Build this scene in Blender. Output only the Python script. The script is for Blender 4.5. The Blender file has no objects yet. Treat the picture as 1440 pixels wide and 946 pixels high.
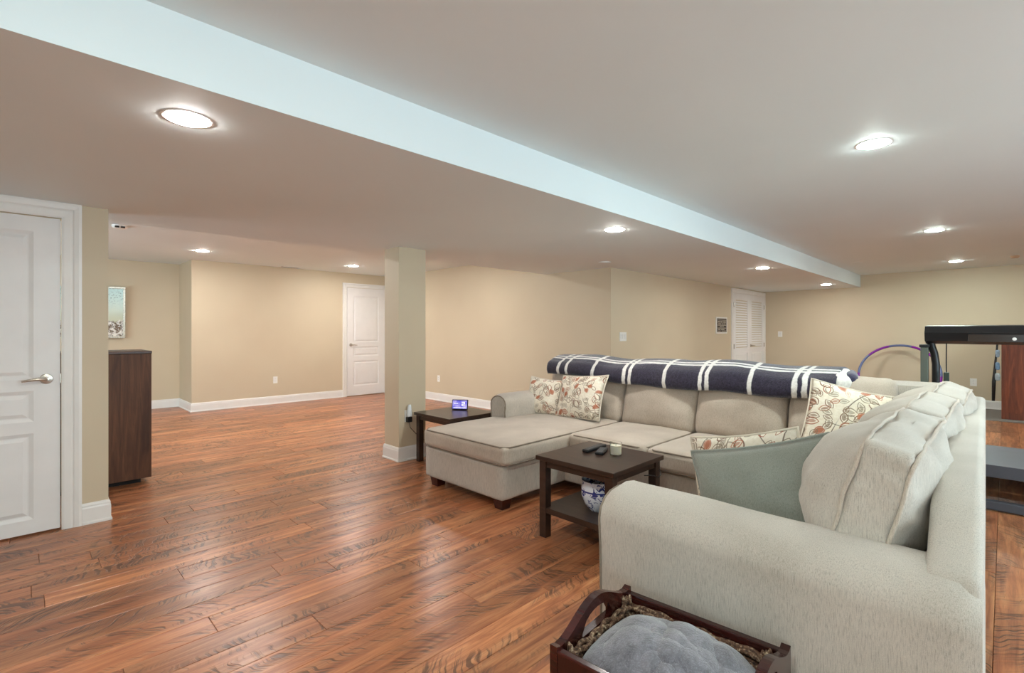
import bpy, bmesh, math, random
from mathutils import Vector, Matrix, Euler, noise
random.seed(7)
SC = bpy.context.scene
COL = SC.collection
R = math.radians
PI = math.pi

# ------------------------------------------------------------------ camera
F_PX, HOR, EYE = 693.0, 465.0, 1.30
cam_d = bpy.data.cameras.new('camera')
cam = bpy.data.objects.new('camera', cam_d); COL.objects.link(cam)
cam_d.sensor_width = 36.0
cam_d.lens = 36.0 * F_PX / 1440.0
cam_d.shift_y = -(473.0 - HOR) / 1440.0
cam_d.clip_start = 0.05
cam.location = (0, 0, EYE)
cam.rotation_euler = (R(90), 0, R(-45))
SC.camera = cam

# ------------------------------------------------------------------ world, exposure
SC.view_settings.view_transform = 'Standard'
SC.view_settings.look = 'None'
SC.view_settings.gamma = 1.0
SC.view_settings.use_curve_mapping = False
SC.view_settings.exposure = 1.15
world = bpy.data.worlds.new('sky'); SC.world = world
world.use_nodes = True
bg = world.node_tree.nodes['Background']
bg.inputs[0].default_value = (0.66, 0.88, 1.0, 1)
bg.inputs[1].default_value = 4.3
CAN_POWER = 120.0                      # emission strength of the recessed lamps
CAN_COL = (1.0, 0.97, 0.93)
CAN_COOL = (0.85, 1.0, 0.95)
def portal(name, loc, rot, sx, sy):
    d = bpy.data.lights.new(name, 'AREA'); d.shape = 'RECTANGLE'; d.size = sx; d.size_y = sy
    d.cycles.is_portal = True
    o = bpy.data.objects.new(name, d); COL.objects.link(o); o.location = loc; o.rotation_euler = rot
portal('window_portal', (2.9, -3.62, 1.1), (R(90), 0, 0), 3.8, 2.0)
portal('window_portal', (-2.62, -1.4, 1.45), (R(90), 0, R(-90)), 2.0, 1.1)
portal('window_portal', (-2.62, 7.0, 1.35), (R(90), 0, R(-90)), 3.2, 1.5)

# ------------------------------------------------------------------ helpers
def s2l(c):
    return tuple(((v/255.0)/12.92 if v/255.0 <= .04045 else ((v/255.0+.055)/1.055)**2.4) for v in c) + (1.0,)

class NT:
    """tiny node-tree helper"""
    def __init__(self, name):
        self.m = bpy.data.materials.new(name); self.m.use_nodes = True
        self.t = self.m.node_tree; self.n = self.t.nodes; self.l = self.t.links
        self.b = self.n['Principled BSDF']
    def add(self, kind, **kw):
        nd = self.n.new(kind)
        for k, v in kw.items(): setattr(nd, k, v)
        return nd
    def set(self, nd, idx, v):
        if v is None: return
        if hasattr(v, 'is_output'): self.l.new(v, nd.inputs[idx])
        else: nd.inputs[idx].default_value = v
    def math(self, op, a, b=None, c=None, clamp=False):
        nd = self.add('ShaderNodeMath', operation=op); nd.use_clamp = clamp
        for i, v in enumerate((a, b, c)): self.set(nd, i, v)
        return nd.outputs[0]
    def vmath(self, op, a, b=None):
        nd = self.add('ShaderNodeVectorMath', operation=op)
        self.set(nd, 0, a); self.set(nd, 1, b)
        return nd.outputs[0]
    def mix(self, f, a, b):
        nd = self.add('ShaderNodeMix', data_type='RGBA')
        self.set(nd, 0, f); self.set(nd, 6, a); self.set(nd, 7, b)
        return nd.outputs[2]
    def mapr(self, v, a, b, c=0.0, d=1.0):
        nd = self.add('ShaderNodeMapRange'); self.set(nd, 0, v)
        for i, q in enumerate((a, b, c, d)): nd.inputs[1+i].default_value = q
        return nd.outputs[0]
    def noise(self, vec, scale, detail=4.0, rough=.55, dist=0.0):
        nd = self.add('ShaderNodeTexNoise'); self.set(nd, 'Vector', vec)
        nd.inputs['Scale'].default_value = scale; nd.inputs['Detail'].default_value = detail
        nd.inputs['Roughness'].default_value = rough; nd.inputs['Distortion'].default_value = dist
        return nd.outputs['Fac']
    def mapping(self, vec, scale=(1,1,1), loc=(0,0,0), rot=(0,0,0)):
        nd = self.add('ShaderNodeMapping'); self.set(nd, 0, vec)
        nd.inputs[1].default_value = loc; nd.inputs[2].default_value = rot; nd.inputs[3].default_value = scale
        return nd.outputs[0]
    def coord(self, which='Object'):
        return self.add('ShaderNodeTexCoord').outputs[which]
    def pos(self):
        return self.add('ShaderNodeNewGeometry').outputs['Position']
    def sep(self, v):
        nd = self.add('ShaderNodeSeparateXYZ'); self.set(nd, 0, v); return nd.outputs
    def comb(self, x, y, z):
        nd = self.add('ShaderNodeCombineXYZ')
        for i, v in enumerate((x, y, z)): self.set(nd, i, v)
        return nd.outputs[0]
    def ramp(self, f, stops):
        nd = self.add('ShaderNodeValToRGB'); self.set(nd, 0, f)
        e = nd.color_ramp.elements
        while len(e) < len(stops): e.new(.5)
        for el, (p, c) in zip(e, stops): el.position = p; el.color = c
        return nd.outputs[0]
    def bump(self, h, strength=.3, dist=.01):
        nd = self.add('ShaderNodeBump'); self.set(nd, 'Height', h)
        nd.inputs['Strength'].default_value = strength; nd.inputs['Distance'].default_value = dist
        self.l.new(nd.outputs[0], self.b.inputs['Normal'])
    def out(self, color=None, rough=None, metal=None, spec=None, sheen=None, coat=None):
        b = self.b
        for k, v in (('Base Color', color), ('Roughness', rough), ('Metallic', metal), ('Specular IOR Level', spec),
                     ('Sheen Weight', sheen), ('Coat Weight', coat)):
            self.set(b, k, v)
        return self.m

def plain(name, rgb, rough=.5, metal=0.0, spec=.5, var=.06, vscale=6.0, bump=0.0, bscale=200.0, sheen=0.0):
    t = NT(name); c = s2l(rgb)
    o = t.coord(); n = t.noise(o, vscale, 3.0)
    dark = tuple(v*(1-var) for v in c[:3])+(1,); light = tuple(min(1, v*(1+var)) for v in c[:3])+(1,)
    col = t.mix(t.mapr(n, .3, .7), dark, light)
    if bump: t.bump(t.noise(o, bscale, 2.0), bump, .002)
    return t.out(col, rough, metal, spec, sheen)

def emit(name, rgb, strength):
    t = NT(name)
    t.b.inputs['Base Color'].default_value = (*rgb, 1)
    t.b.inputs['Emission Color'].default_value = (*rgb, 1)
    t.b.inputs['Emission Strength'].default_value = strength
    return t.m

def world_loc(o):
    v = Vector((0, 0, 0))
    while o is not None:
        v = v + o.location; o = o.parent
    return v

def link_mesh(name, verts, faces, m, parent=None, smooth=False, origin=None):
    """world-space vertices -> one mesh object; origin at its base or relative to the parent"""
    me = bpy.data.meshes.new(name)
    vs = [Vector(v) for v in verts]
    if parent is None:
        if origin is None:
            lo = [min(v[i] for v in vs) for i in range(3)]; hi = [max(v[i] for v in vs) for i in range(3)]
            origin = ((lo[0]+hi[0])/2, (lo[1]+hi[1])/2, lo[2])
        org = Vector(origin)
    else:
        org = world_loc(parent)
    me.from_pydata([v-org for v in vs], [], faces)
    me.update()
    bm = bmesh.new(); bm.from_mesh(me)
    bmesh.ops.recalc_face_normals(bm, faces=bm.faces)
    bm.to_mesh(me); bm.free()
    if smooth:
        for p in me.polygons: p.use_smooth = True
        if smooth == 'auto':
            try: me.set_sharp_from_angle(angle=R(35))
            except Exception: pass
    if m is not None: me.materials.append(m)
    o = bpy.data.objects.new(name, me); COL.objects.link(o)
    if parent is None: o.location = org
    else: o.parent = parent
    return o

class G:
    """geometry collector in world space"""
    def __init__(self): self.v = []; self.f = []
    def addvf(self, vs, fs, M=None):
        k = len(self.v)
        self.v += [tuple(M @ Vector(v)) if M is not None else tuple(v) for v in vs]
        self.f += [tuple(i+k for i in f) for f in fs]
        return self
    def box(self, x0, x1, y0, y1, z0, z1, bev=0.0, M=None):
        if x0 > x1: x0, x1 = x1, x0
        if y0 > y1: y0, y1 = y1, y0
        if z0 > z1: z0, z1 = z1, z0
        if not bev:
            vs = [(x, y, z) for x in (x0, x1) for y in (y0, y1) for z in (z0, z1)]
            fs = [(0,1,3,2),(4,6,7,5),(0,4,5,1),(2,3,7,6),(0,2,6,4),(1,5,7,3)]
            return self.addvf(vs, fs, M)
        bm = bmesh.new(); bmesh.ops.create_cube(bm, size=1)
        for v in bm.verts:
            v.co = Vector(((x0+x1)/2+v.co.x*(x1-x0), (y0+y1)/2+v.co.y*(y1-y0), (z0+z1)/2+v.co.z*(z1-z0)))
        bmesh.ops.bevel(bm, geom=list(bm.edges), offset=bev, segments=2, profile=.5, affect='EDGES')
        return self.bm(bm, M)
    def bm(self, bm, M=None):
        bm.verts.index_update()
        vs = [tuple(v.co) for v in bm.verts]; fs = [tuple(v.index for v in f.verts) for f in bm.faces]
        bm.free(); return self.addvf(vs, fs, M)
    def tube(self, pts, r, n=8, closed=False, M=None):
        pts = [Vector(p) for p in pts]; k = len(pts)
        rr = r if isinstance(r, (list, tuple)) else [r]*k
        vs = []; fs = []; up = None
        for i, p in enumerate(pts):
            a = pts[i-1] if (i > 0 or closed) else p
            b = pts[(i+1) % k] if (i < k-1 or closed) else p
            t = (b-a); t = t.normalized() if t.length > 1e-9 else Vector((0,0,1))
            if up is None:
                up = t.orthogonal().normalized()
            else:
                up = up - t*up.dot(t)
                up = up.normalized() if up.length > 1e-6 else t.orthogonal().normalized()
            s = t.cross(up)
            for j in range(n):
                a_ = 2*PI*j/n
                vs.append(p + up*(math.cos(a_)*rr[i]) + s*(math.sin(a_)*rr[i]))
        for i in range(k if closed else k-1):
            for j in range(n):
                a = i*n+j; b = i*n+(j+1) % n; c = ((i+1) % k)*n+(j+1) % n; d = ((i+1) % k)*n+j
                fs.append((a, b, c, d))
        if not closed:
            fs.append(tuple(range(n))[::-1]); fs.append(tuple(range((k-1)*n, k*n)))
        return self.addvf(vs, fs, M)
    def lathe(self, prof, n=24, M=None, cx=0, cy=0):
        vs = []; fs = []; k = len(prof)
        for r, z in prof:
            for j in range(n):
                a = 2*PI*j/n; vs.append((cx+r*math.cos(a), cy+r*math.sin(a), z))
        for i in range(k-1):
            for j in range(n):
                fs.append((i*n+j, i*n+(j+1) % n, (i+1)*n+(j+1) % n, (i+1)*n+j))
        fs.append(tuple(range(n))[::-1]); fs.append(tuple(range((k-1)*n, k*n)))
        return self.addvf(vs, fs, M)
    def prism(self, poly, axis, a, b, M=None):
        """extrude a 2-D polygon along an axis: axis 'x': poly=(y,z); 'y': (x,z); 'z': (x,y)"""
        def mk(p, q):
            return {'x': (q, p[0], p[1]), 'y': (p[0], q, p[1]), 'z': (p[0], p[1], q)}[axis]
        n = len(poly)
        vs = [mk(p, a) for p in poly]+[mk(p, b) for p in poly]
        fs = [tuple(range(n))[::-1], tuple(range(n, 2*n))]+[(i, (i+1) % n, n+(i+1) % n, n+i) for i in range(n)]
        return self.addvf(vs, fs, M)
    def obj(self, name, m, parent=None, smooth=False, **kw):
        return link_mesh(name, self.v, self.f, m, parent, smooth, **kw)

def tag(o, label=None, cat=None, group=None, kind=None):
    if label: o['label'] = label
    if cat: o['category'] = cat
    if group: o['group'] = group
    if kind: o['kind'] = kind
    return o
def empty(name, loc, label=None, cat=None, group=None, kind=None):
    o = bpy.data.objects.new(name, None); COL.objects.link(o); o.location = loc
    o.empty_display_size = .1
    return tag(o, label, cat, group, kind)
def copy_tree(o, parent=None):
    c = o.copy(); COL.objects.link(c)
    if parent is not None: c.parent = parent
    for ch in list(o.children): copy_tree(ch, c)
    return c

def sweep(path, prof, closed=False):
    """sweep a (offset, z) profile along an XY polyline; offset goes to the left of travel; mitred"""
    g = G(); P = [Vector((p[0], p[1])) for p in path]; n = len(P); k = len(prof); vs = []
    for i, p in enumerate(P):
        ds = []
        if i > 0 or closed: ds.append((p-P[i-1]).normalized())
        if i < n-1 or closed: ds.append((P[(i+1) % n]-p).normalized())
        ns = [Vector((-d.y, d.x)) for d in ds]
        if len(ns) == 2:
            m = (ns[0]+ns[1]).normalized(); m = m/max(.2, m.dot(ns[0]))
        else: m = ns[0]
        for off, z in prof: vs.append((p.x+m.x*off, p.y+m.y*off, z))
    fs = []
    for i in range(n if closed else n-1):
        for j in range(k):
            a = i*k+j; b = i*k+(j+1) % k; c = ((i+1) % n)*k+(j+1) % k; d = ((i+1) % n)*k+j
            fs.append((a, b, c, d))
    if not closed:
        fs.append(tuple(range(k))); fs.append(tuple(range((n-1)*k, n*k))[::-1])
    return g.addvf(vs, fs)

def cushion_verts(sx, sy, sz, r, crown=(0,0,0), n=18, wr=0.0, seed=0, pinch=0.0, wscale=5.0):
    """soft rounded box centred at 0; crown puffs each face pair; wr = wrinkle depth"""
    bm = bmesh.new(); bmesh.ops.create_cube(bm, size=2)
    bmesh.ops.subdivide_edges(bm, edges=list(bm.edges), cuts=n, use_grid_fill=True)
    hx, hy, hz = sx/2, sy/2, sz/2; off = Vector((seed*3.1, seed*1.7, seed*.9))
    for v in bm.verts:
        c = v.co.copy()
        # concentrate vertices at the edges
        q = Vector([math.copysign(abs(a)**.85, a) for a in c])
        p = Vector((q.x*hx, q.y*hy, q.z*hz))
        inner = Vector((max(-(hx-r), min(hx-r, p.x)), max(-(hy-r), min(hy-r, p.y)), max(-(hz-r), min(hz-r, p.z))))
        d = p-inner
        if d.length > 1e-9:
            m = max(abs(d.x), abs(d.y), abs(d.z)); d = d.normalized()*m
        p = inner+d
        u, w, t = q.x, q.y, q.z
        p.x += crown[0]*u*(1-w*w)*(1-t*t)
        p.y += crown[1]*w*(1-u*u)*(1-t*t)
        p.z += crown[2]*t*(1-u*u)*(1-w*w)
        if pinch:
            k = 1-pinch*(1-abs(u)**2)*abs(w)**3 ; k2 = 1-pinch*(1-abs(w)**2)*abs(u)**3
            p.y *= k; p.x *= k2
        if wr:
            s = noise.noise(p*wscale+off)+.5*noise.noise(p*wscale*2.3+off)
            nrm = Vector((u**3/hx if hx else 0, w**3/hy, t**3/hz)); 
            if nrm.length > 1e-6: p += nrm.normalized()*s*wr
        v.co = p
    bm.verts.index_update()
    vs = [tuple(v.co) for v in bm.verts]; fs = [tuple(v.index for v in f.verts) for f in bm.faces]
    bm.free(); return vs, fs

# ------------------------------------------------------------------ materials
def wall_mat():
    t = NT('tan_wall_paint'); p = t.pos()
    n = t.noise(p, 1.2, 2.0)
    col = t.mix(t.mapr(n, .3, .7), s2l((206, 190, 163)), s2l((210, 195, 168)))
    t.bump(t.noise(p, 260, 2.0), .06, .001)
    return t.out(col, .55, spec=.35)
M_WALL = wall_mat()
def ceil_mat():
    t = NT('ceiling_paint'); p = t.pos()
    col = t.mix(t.mapr(t.noise(p, .8, 2.0), .3, .7), s2l((228, 236, 237)), s2l((232, 240, 241)))
    t.bump(t.noise(p, 300, 2.0), .04, .001)
    return t.out(col, .6, spec=.3)
M_CEIL = ceil_mat()
M_TRIM = plain('white_trim_paint', (236, 233, 228), .35, var=.02)
M_DOOR = plain('white_door_paint', (234, 231, 228), .38, var=.02)
M_NICKEL = plain('satin_nickel', (190, 180, 168), .28, 1.0, var=.05)
M_PLATE = plain('white_plastic', (238, 236, 230), .35, var=.02)
M_BLACK = plain('black_plastic', (24, 24, 26), .38, var=.1)
M_DARKHOLE = plain('dark_slot', (30, 26, 24), .7)
M_GROUND = plain('subfloor', (60, 38, 28), .8)

def floor_mat():
    t = NT('distressed_plank_wood'); p = t.pos()
    at = t.add('ShaderNodeAttribute'); at.attribute_name = 'rnd'; rnd = at.outputs['Fac']
    x, y, z = t.sep(p)
    off = t.math('MULTIPLY', rnd, 57.0)
    px = t.math('ADD', x, off)
    v = t.comb(px, y, off)
    grain = t.noise(t.mapping(v, (1.3, 13, 1)), 2.2, 6.0, .6, .6)
    fine = t.noise(t.mapping(v, (3.5, 70, 1)), 2.0, 3.0, .6)
    col = t.ramp(grain, [(.25, s2l((122, 70, 46))), (.42, s2l((168, 105, 69))), (.58, s2l((200, 135, 91))), (.78, s2l((218, 163, 116)))])
    # board to board tone
    tone = t.mapr(rnd, 0, 1, .72, 1.16)
    rn2 = t.math('FRACT', t.math('MULTIPLY', rnd, 7.31))
    col = t.mix(t.math('MULTIPLY', rn2, .3), col, s2l((178, 100, 66)))
    mul = t.add('ShaderNodeMix', data_type='RGBA', blend_type='MULTIPLY'); mul.inputs[0].default_value = 1
    t.l.new(col, mul.inputs[6]); tc = t.comb(tone, tone, tone); t.l.new(tc, mul.inputs[7]); col = mul.outputs[2]
    col = t.mix(t.mapr(fine, .45, .75, 0, .35), col, s2l((92, 46, 30)))
    # chatter marks across the board: curved saw strokes in patches
    wob = t.noise(t.mapping(v, (2.2, 5, 1)), 1.6, 2.0)
    ang = t.math('MULTIPLY', t.math('SUBTRACT', rn2, .5), 2.6)
    u = t.math('ADD', t.math('ADD', px, t.math('MULTIPLY', y, ang)), t.math('MULTIPLY', wob, .16))
    saw = t.noise(t.comb(t.math('MULTIPLY', u, 62.0), t.math('MULTIPLY', y, 5.0), off), 1.0, 2.0, .6)
    saw = t.mapr(saw, .50, .60)
    patch = t.noise(t.mapping(v, (.9, 5.5, 1), (3.3, 1.1, 0)), 1.5, 2.0, .5)
    patch = t.mapr(patch, .46, .58)
    marks = t.math('MULTIPLY', saw, patch, clamp=True)
    col = t.mix(t.math('MULTIPLY', marks, .80), col, s2l((74, 50, 38)))
    haze = t.math('MULTIPLY', patch, .26)
    col = t.mix(haze, col, s2l((96, 66, 48)))
    h = t.math('SUBTRACT', t.math('MULTIPLY', grain, .3), t.math('MULTIPLY', marks, .8))
    t.bump(h, .35, .003)
    rough = t.mapr(grain, .2, .8, .34, .26)
    return t.out(col, rough, spec=.5)
M_FLOOR = floor_mat()

def sofa_mat(name, a, b, sc=1.0):
    t = NT(name); o = t.coord()
    x, y, z = t.sep(o)
    nap = t.noise(o, 3.2, 3.0, .55)
    warp = t.noise(t.mapping(o, (300, 300, 18)), 1.6, 3.0, .65)
    weave = t.noise(t.mapping(o, (420, 420, 260)), 1.5, 2.0, .7)
    col = t.mix(t.mapr(nap, .3, .7), s2l(a), s2l(b))
    lo = tuple(v*.66 for v in a)
    hi = tuple(min(255, v*1.16) for v in b)
    col = t.mix(t.mapr(warp, .46, .74, 0, .60), col, s2l(lo))
    col = t.mix(t.mapr(weave, .52, .75, 0, .45), col, s2l(hi))
    t.bump(t.math('ADD', warp, weave), .30, .002)
    return t.out(col, .9, spec=.15, sheen=.25)
M_SOFA = sofa_mat('taupe_chenille', (180, 170, 157), (198, 188, 176))
M_SOFA2 = sofa_mat('taupe_chenille_plain', (178, 163, 148), (200, 186, 170))
M_PIPE = plain('taupe_piping', (140, 126, 112), .9, var=.1, vscale=40)
M_TEAL = sofa_mat('gray_teal_chenille', (134, 136, 126), (152, 154, 144))
def wood(name, dark, light, axis='z', rough=.35, scale=1.0):
    t = NT(name); o = t.coord()
    s = {'z': (9, 9, .7), 'x': (.7, 9, 9), 'y': (9, .7, 9)}[axis]
    n = t.noise(t.mapping(o, tuple(q*scale for q in s)), 2.2, 6.0, .6, 1.2)
    f = t.noise(t.mapping(o, tuple(q*scale*7 for q in s)), 2.0, 3.0)
    col = t.ramp(n, [(.3, s2l(dark)), (.5, s2l(tuple((a+b)/2 for a, b in zip(dark, light)))), (.72, s2l(light))])
    col = t.mix(t.mapr(f, .5, .75, 0, .4), col, s2l(dark))
    t.bump(f, .08, .001)
    return t.out(col, rough)
M_WALNUT = wood('walnut_veneer', (66, 36, 18), (116, 74, 46), 'z', .55)
M_ESPRESSO = wood('espresso_stain', (44, 29, 22), (66, 47, 38), 'y', .30)
M_FOOT = wood('dark_cherry_foot', (44, 18, 14), (84, 34, 24), 'x', .3)
M_TRAY = wood('mahogany_gloss', (36, 12, 10), (74, 28, 22), 'y', .18)
M_CABINET = wood('red_brown_cabinet', (96, 42, 20), (160, 84, 48), 'z', .4)

def blanket_mat():
    t = NT('navy_plaid_fleece')
    at = t.add('ShaderNodeUVMap'); u, v, _ = t.sep(at.outputs[0])
    o = t.coord(); wob = t.math('MULTIPLY', t.math('SUBTRACT', t.noise(o, 9, 3.0), .5), .03)
    uu = t.math('ADD', u, wob); vv = t.math('ADD', v, t.math('MULTIPLY', wob, .6))
    mask = None
    def line(val, c, w):
        d = t.math('ABSOLUTE', t.math('SUBTRACT', val, c))
        return t.mapr(d, w*.8, w*1.15, 1.0, 0.0)
    for c in BL_U:
        k = line(uu, c, .017); mask = k if mask is None else t.math('MAXIMUM', mask, k)
    for c in BL_V:
        mask = t.math('MAXIMUM', mask, line(vv, c, .013))
    fz = t.noise(o, 60, 4.0, .7)
    navy = t.mix(t.mapr(fz, .3, .7), s2l((24, 20, 34)), s2l((58, 50, 70)))
    white = t.mix(t.mapr(fz, .3, .7), s2l((206, 200, 196)), s2l((240, 236, 230)))
    col = t.mix(mask, navy, white)
    t.bump(t.noise(o, 130, 3.0, .7), .8, .006)
    return t.out(col, .95, spec=.1, sheen=.5)

def floral_mat(name, scale):
    t = NT(name)
    at = t.add('ShaderNodeUVMap')
    warp = t.vmath('ADD', at.outputs[0], t.vmath('SCALE', t.comb(0, 0, 0)))
    base = s2l((232, 222, 204))
    col = None
    cloth = t.noise(at.outputs[0], 60, 2.0)
    col = t.mix(t.mapr(cloth, .3, .7), s2l((224, 212, 192)), s2l((238, 229, 213)))
    def twig(rot, sc, seed):
        nonlocal col
        m = t.mapping(at.outputs[0], (sc, sc, 1), (seed, seed*.7, 0), (0, 0, rot))
        x, y, _ = t.sep(m)
        yy = t.math('ADD', y, t.math('MULTIPLY', t.math('SINE', t.math('MULTIPLY', x, 2.1)), .22))
        fr = t.math('ABSOLUTE', t.math('SUBTRACT', t.math('FRACT', yy), .5))
        k = t.mapr(fr, .005, .010, 1, 0)
        gate = t.mapr(t.noise(m, 1.7, 1.0), .44, .52)
        col = t.mix(t.math('MULTIPLY', k, t.math('MULTIPLY', gate, .85)), col, s2l((92, 74, 62)))
    twig(.6, 3.0, 1.3); twig(-.9, 2.6, 4.4)
    def leaves(sc, seed, el):
        nonlocal col
        m = t.mapping(at.outputs[0], (sc, sc, 1), (seed, seed*1.37, 0))
        vo = t.add('ShaderNodeTexVoronoi', voronoi_dimensions='2D', feature='F1')
        vo.inputs['Scale'].default_value = 1.0; vo.inputs['Randomness'].default_value = .75
        t.l.new(m, vo.inputs['Vector'])
        d = t.vmath('SUBTRACT', m, vo.outputs['Position'])
        cr, cg, cb = t.sep(vo.outputs['Color'])
        rot = t.add('ShaderNodeVectorRotate', rotation_type='Z_AXIS')
        t.l.new(d, rot.inputs['Vector']); t.l.new(t.math('MULTIPLY', cr, 6.28), rot.inputs['Angle'])
        dx, dy, _ = t.sep(rot.outputs[0])
        # leaf: pointed along x
        w = t.math('ADD', t.math('ABSOLUTE', t.math('MULTIPLY', dy, el)), t.math('MULTIPLY', t.math('MULTIPLY', dx, dx), 1.9))
        size = t.mapr(cb, 0, 1, .22, .40)
        r = t.math('DIVIDE', w, size)
        ring = t.math('MULTIPLY', t.mapr(r, .72, .80), t.mapr(r, 1.0, 1.08, 1, 0))
        inner = t.mapr(r, .38, .46, 1, 0)
        full = t.mapr(r, .66, .74, 1, 0)
        hue = t.ramp(cg, [(0, s2l((118, 78, 56))), (.30, s2l((158, 84, 52))), (.45, s2l((140, 124, 104))), (.80, s2l((176, 96, 62))), (1, s2l((110, 86, 70)))])
        hue.node.color_ramp.interpolation = 'CONSTANT'
        on = t.mapr(cb, .12, .14)
        fill = t.math('MULTIPLY', full, t.mapr(cg, .84, .86))
        body = t.math('MULTIPLY', inner, t.mapr(cr, .35, .37))
        k = t.math('MULTIPLY', t.math('MAXIMUM', t.math('MAXIMUM', ring, fill), t.math('MULTIPLY', body, .7)), on)
        col = t.mix(t.math('MULTIPLY', k, .88), col, hue)
    leaves(scale, 2.2, 1.25); leaves(scale*1.15, 7.7, 1.35); leaves(scale*1.3, 13.1, 1.3)
    t.bump(t.noise(at.outputs[0], 220, 2.0), .2, .002)
    return t.out(col, .9, spec=.1, sheen=.15)
M_FLORAL = floral_mat('cream_leaf_print', 11.0)

# ------------------------------------------------------------------ room dimensions
XW, XE = -2.6, 11.42            # rear wall behind the camera / far wall
YS, YB = -3.6, 9.2              # window wall / back wall
YR = 10.05                      # recess of the back wall
XR = 1.95                       # recess corner
YD = 4.372                      # wall with the near door
XD = 0.435                      # its free end
YT = 3.68                       # wall with the louvered doors
XC = 5.53                       # projecting corner
Y1, Y2 = 1.96, 4.83             # soffit
ZS, ZC, ZB = 2.136, 2.366, 2.44 # soffit, ceiling, back-room ceiling

def struct(o, label=None):
    o['kind'] = 'structure'
    if label: o['label'] = label
    return o
# floor slab
FLOOR = struct(G().box(XW-.15, XE+.15, YS-.15, YR+.15, -.15, -.014).obj('floor', M_GROUND), 'reddish brown distressed wood plank floor running through the whole basement')
# walls
struct(G().box(XE, XE+.12, YS, YT, 0, 2.6).obj('wall_far', M_WALL), 'far tan wall behind the treadmill')
struct(G().box(XC, XE, YT, YT+.12, 0, 2.6).obj('wall_right', M_WALL), 'tan wall with louvered double doors')
struct(G().box(XC, XC+.12, YT+.12, YB+.12, 0, 2.6).obj('wall_center', M_WALL), 'tan wall behind the end table and column')
struct(G().box(XR, XC, YB, YB+.12, 0, 2.6).obj('wall_back', M_WALL), 'back tan wall with the white panel door')
struct(G().box(XR, XR+.12, YB+.12, YR, 0, 2.6).obj('wall_return', M_WALL), 'short return of the back wall at the recess')
struct(G().box(XW, XR+.12, YR, YR+.12, 0, 2.6).obj('wall_recess', M_WALL), 'recessed tan wall with the hanging picture')
DX0, DX1, DZ = -.63, .190, 2.030   # near door leaf
g = G(); g.box(XW, DX0-.02, YD, YD+.13, 0, 2.6); g.box(DX1+.010, XD, YD, YD+.13, 0, 2.6); g.box(DX0-.02, DX1+.010, YD, YD+.13, DZ+.010, 2.6)
struct(g.obj('wall_left', M_WALL), 'tan wall end beside the near white door')
# wall behind the camera with a window, and the window wall
WIN = [(-2.4, -.4, .9, 2.0), (5.4, 8.6, .6, 2.1)]          # windows in the wall behind the camera
g = G(); yy = YS
for a, b, z0, z1 in WIN:
    g.box(XW-.12, XW, yy, a, 0, 2.6); g.box(XW-.12, XW, a, b, 0, z0); g.box(XW-.12, XW, a, b, z1, 2.6); yy = b
g.box(XW-.12, XW, yy, YR, 0, 2.6)
struct(g.obj('wall_rear', M_WALL), 'tan wall behind the camera with two windows')
g = G(); g.box(XW, 1.0, YS-.12, YS, 0, 2.6); g.box(4.8, XE+.12, YS-.12, YS, 0, 2.6); g.box(1.0, 4.8, YS-.12, YS, 2.1, 2.6)
struct(g.obj('wall_front', M_WALL), 'tan wall with sliding glass doors, opposite the back room')
def glass():
    t = NT('window_glass')
    tr = t.add('ShaderNodeBsdfTransparent'); gl = t.add('ShaderNodeBsdfGlossy'); gl.inputs['Roughness'].default_value = .02
    mx = t.add('ShaderNodeMixShader'); mx.inputs[0].default_value = .06
    t.l.new(tr.outputs[0], mx.inputs[1]); t.l.new(gl.outputs[0], mx.inputs[2])
    t.l.new(mx.outputs[0], t.n['Material Output'].inputs[0]); return t.m
M_GLASS = glass()
w = struct(empty('window_1', (2.9, YS-.06, 0)), 'white framed sliding glass doors')
for a in (1.0, 2.25, 3.49, 4.74): G().box(a, a+.06, YS-.10, YS-.02, 0, 2.1).obj('stile', M_TRIM, w)
for z in (0, 2.04): G().box(1.0, 4.8, YS-.10, YS-.02, z, z+.06).obj('rail', M_TRIM, w)
for a in (1.06, 2.31, 3.55): G().box(a, a+1.185, YS-.065, YS-.055, .06, 2.04).obj('pane', M_GLASS, w)
for k, (a, b, z0, z1) in enumerate(WIN):
    w = struct(empty('window_%d' % (k+2), (XW-.06, (a+b)/2, z0)), ('white framed window behind the camera', 'white framed window of the back room, out of view')[k])
    m = (a+b)/2
    for q in (a, m-.03, b-.06): G().box(XW-.10, XW-.02, q, q+.06, z0, z1).obj('stile', M_TRIM, w)
    for z in (z0, z1-.06): G().box(XW-.10, XW-.02, a, b, z, z+.06).obj('rail', M_TRIM, w)
    for q in (a+.06, m+.03): G().box(XW-.065, XW-.055, q, q+(b-a)/2-.09, z0+.06, z1-.06).obj('pane', M_GLASS, w)
# ceilings
struct(G().box(XW-.12, XE+.12, YS-.12, Y1+.02, ZC, ZC+.3).obj('ceiling', M_CEIL), 'white ceiling over the sofa side')
struct(G().box(XW-.12, XC+.12, Y2-.02, YR+.12, ZB, ZB+.3).obj('ceiling_back', M_CEIL), 'white ceiling of the back room')
struct(G().box(XW-.12, XE+.1, Y1, Y2, ZS, ZS+.5).obj('soffit', M_CEIL), 'long dropped white soffit running the length of the room')
# column
CX0, CX1, CY0, CY1 = 2.665, 2.985, 4.255, 4.52
struct(G().box(CX0, CX1, CY0, CY1, 0, ZS).obj('column', M_WALL), 'square tan column between the sofa and the back room')
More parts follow.
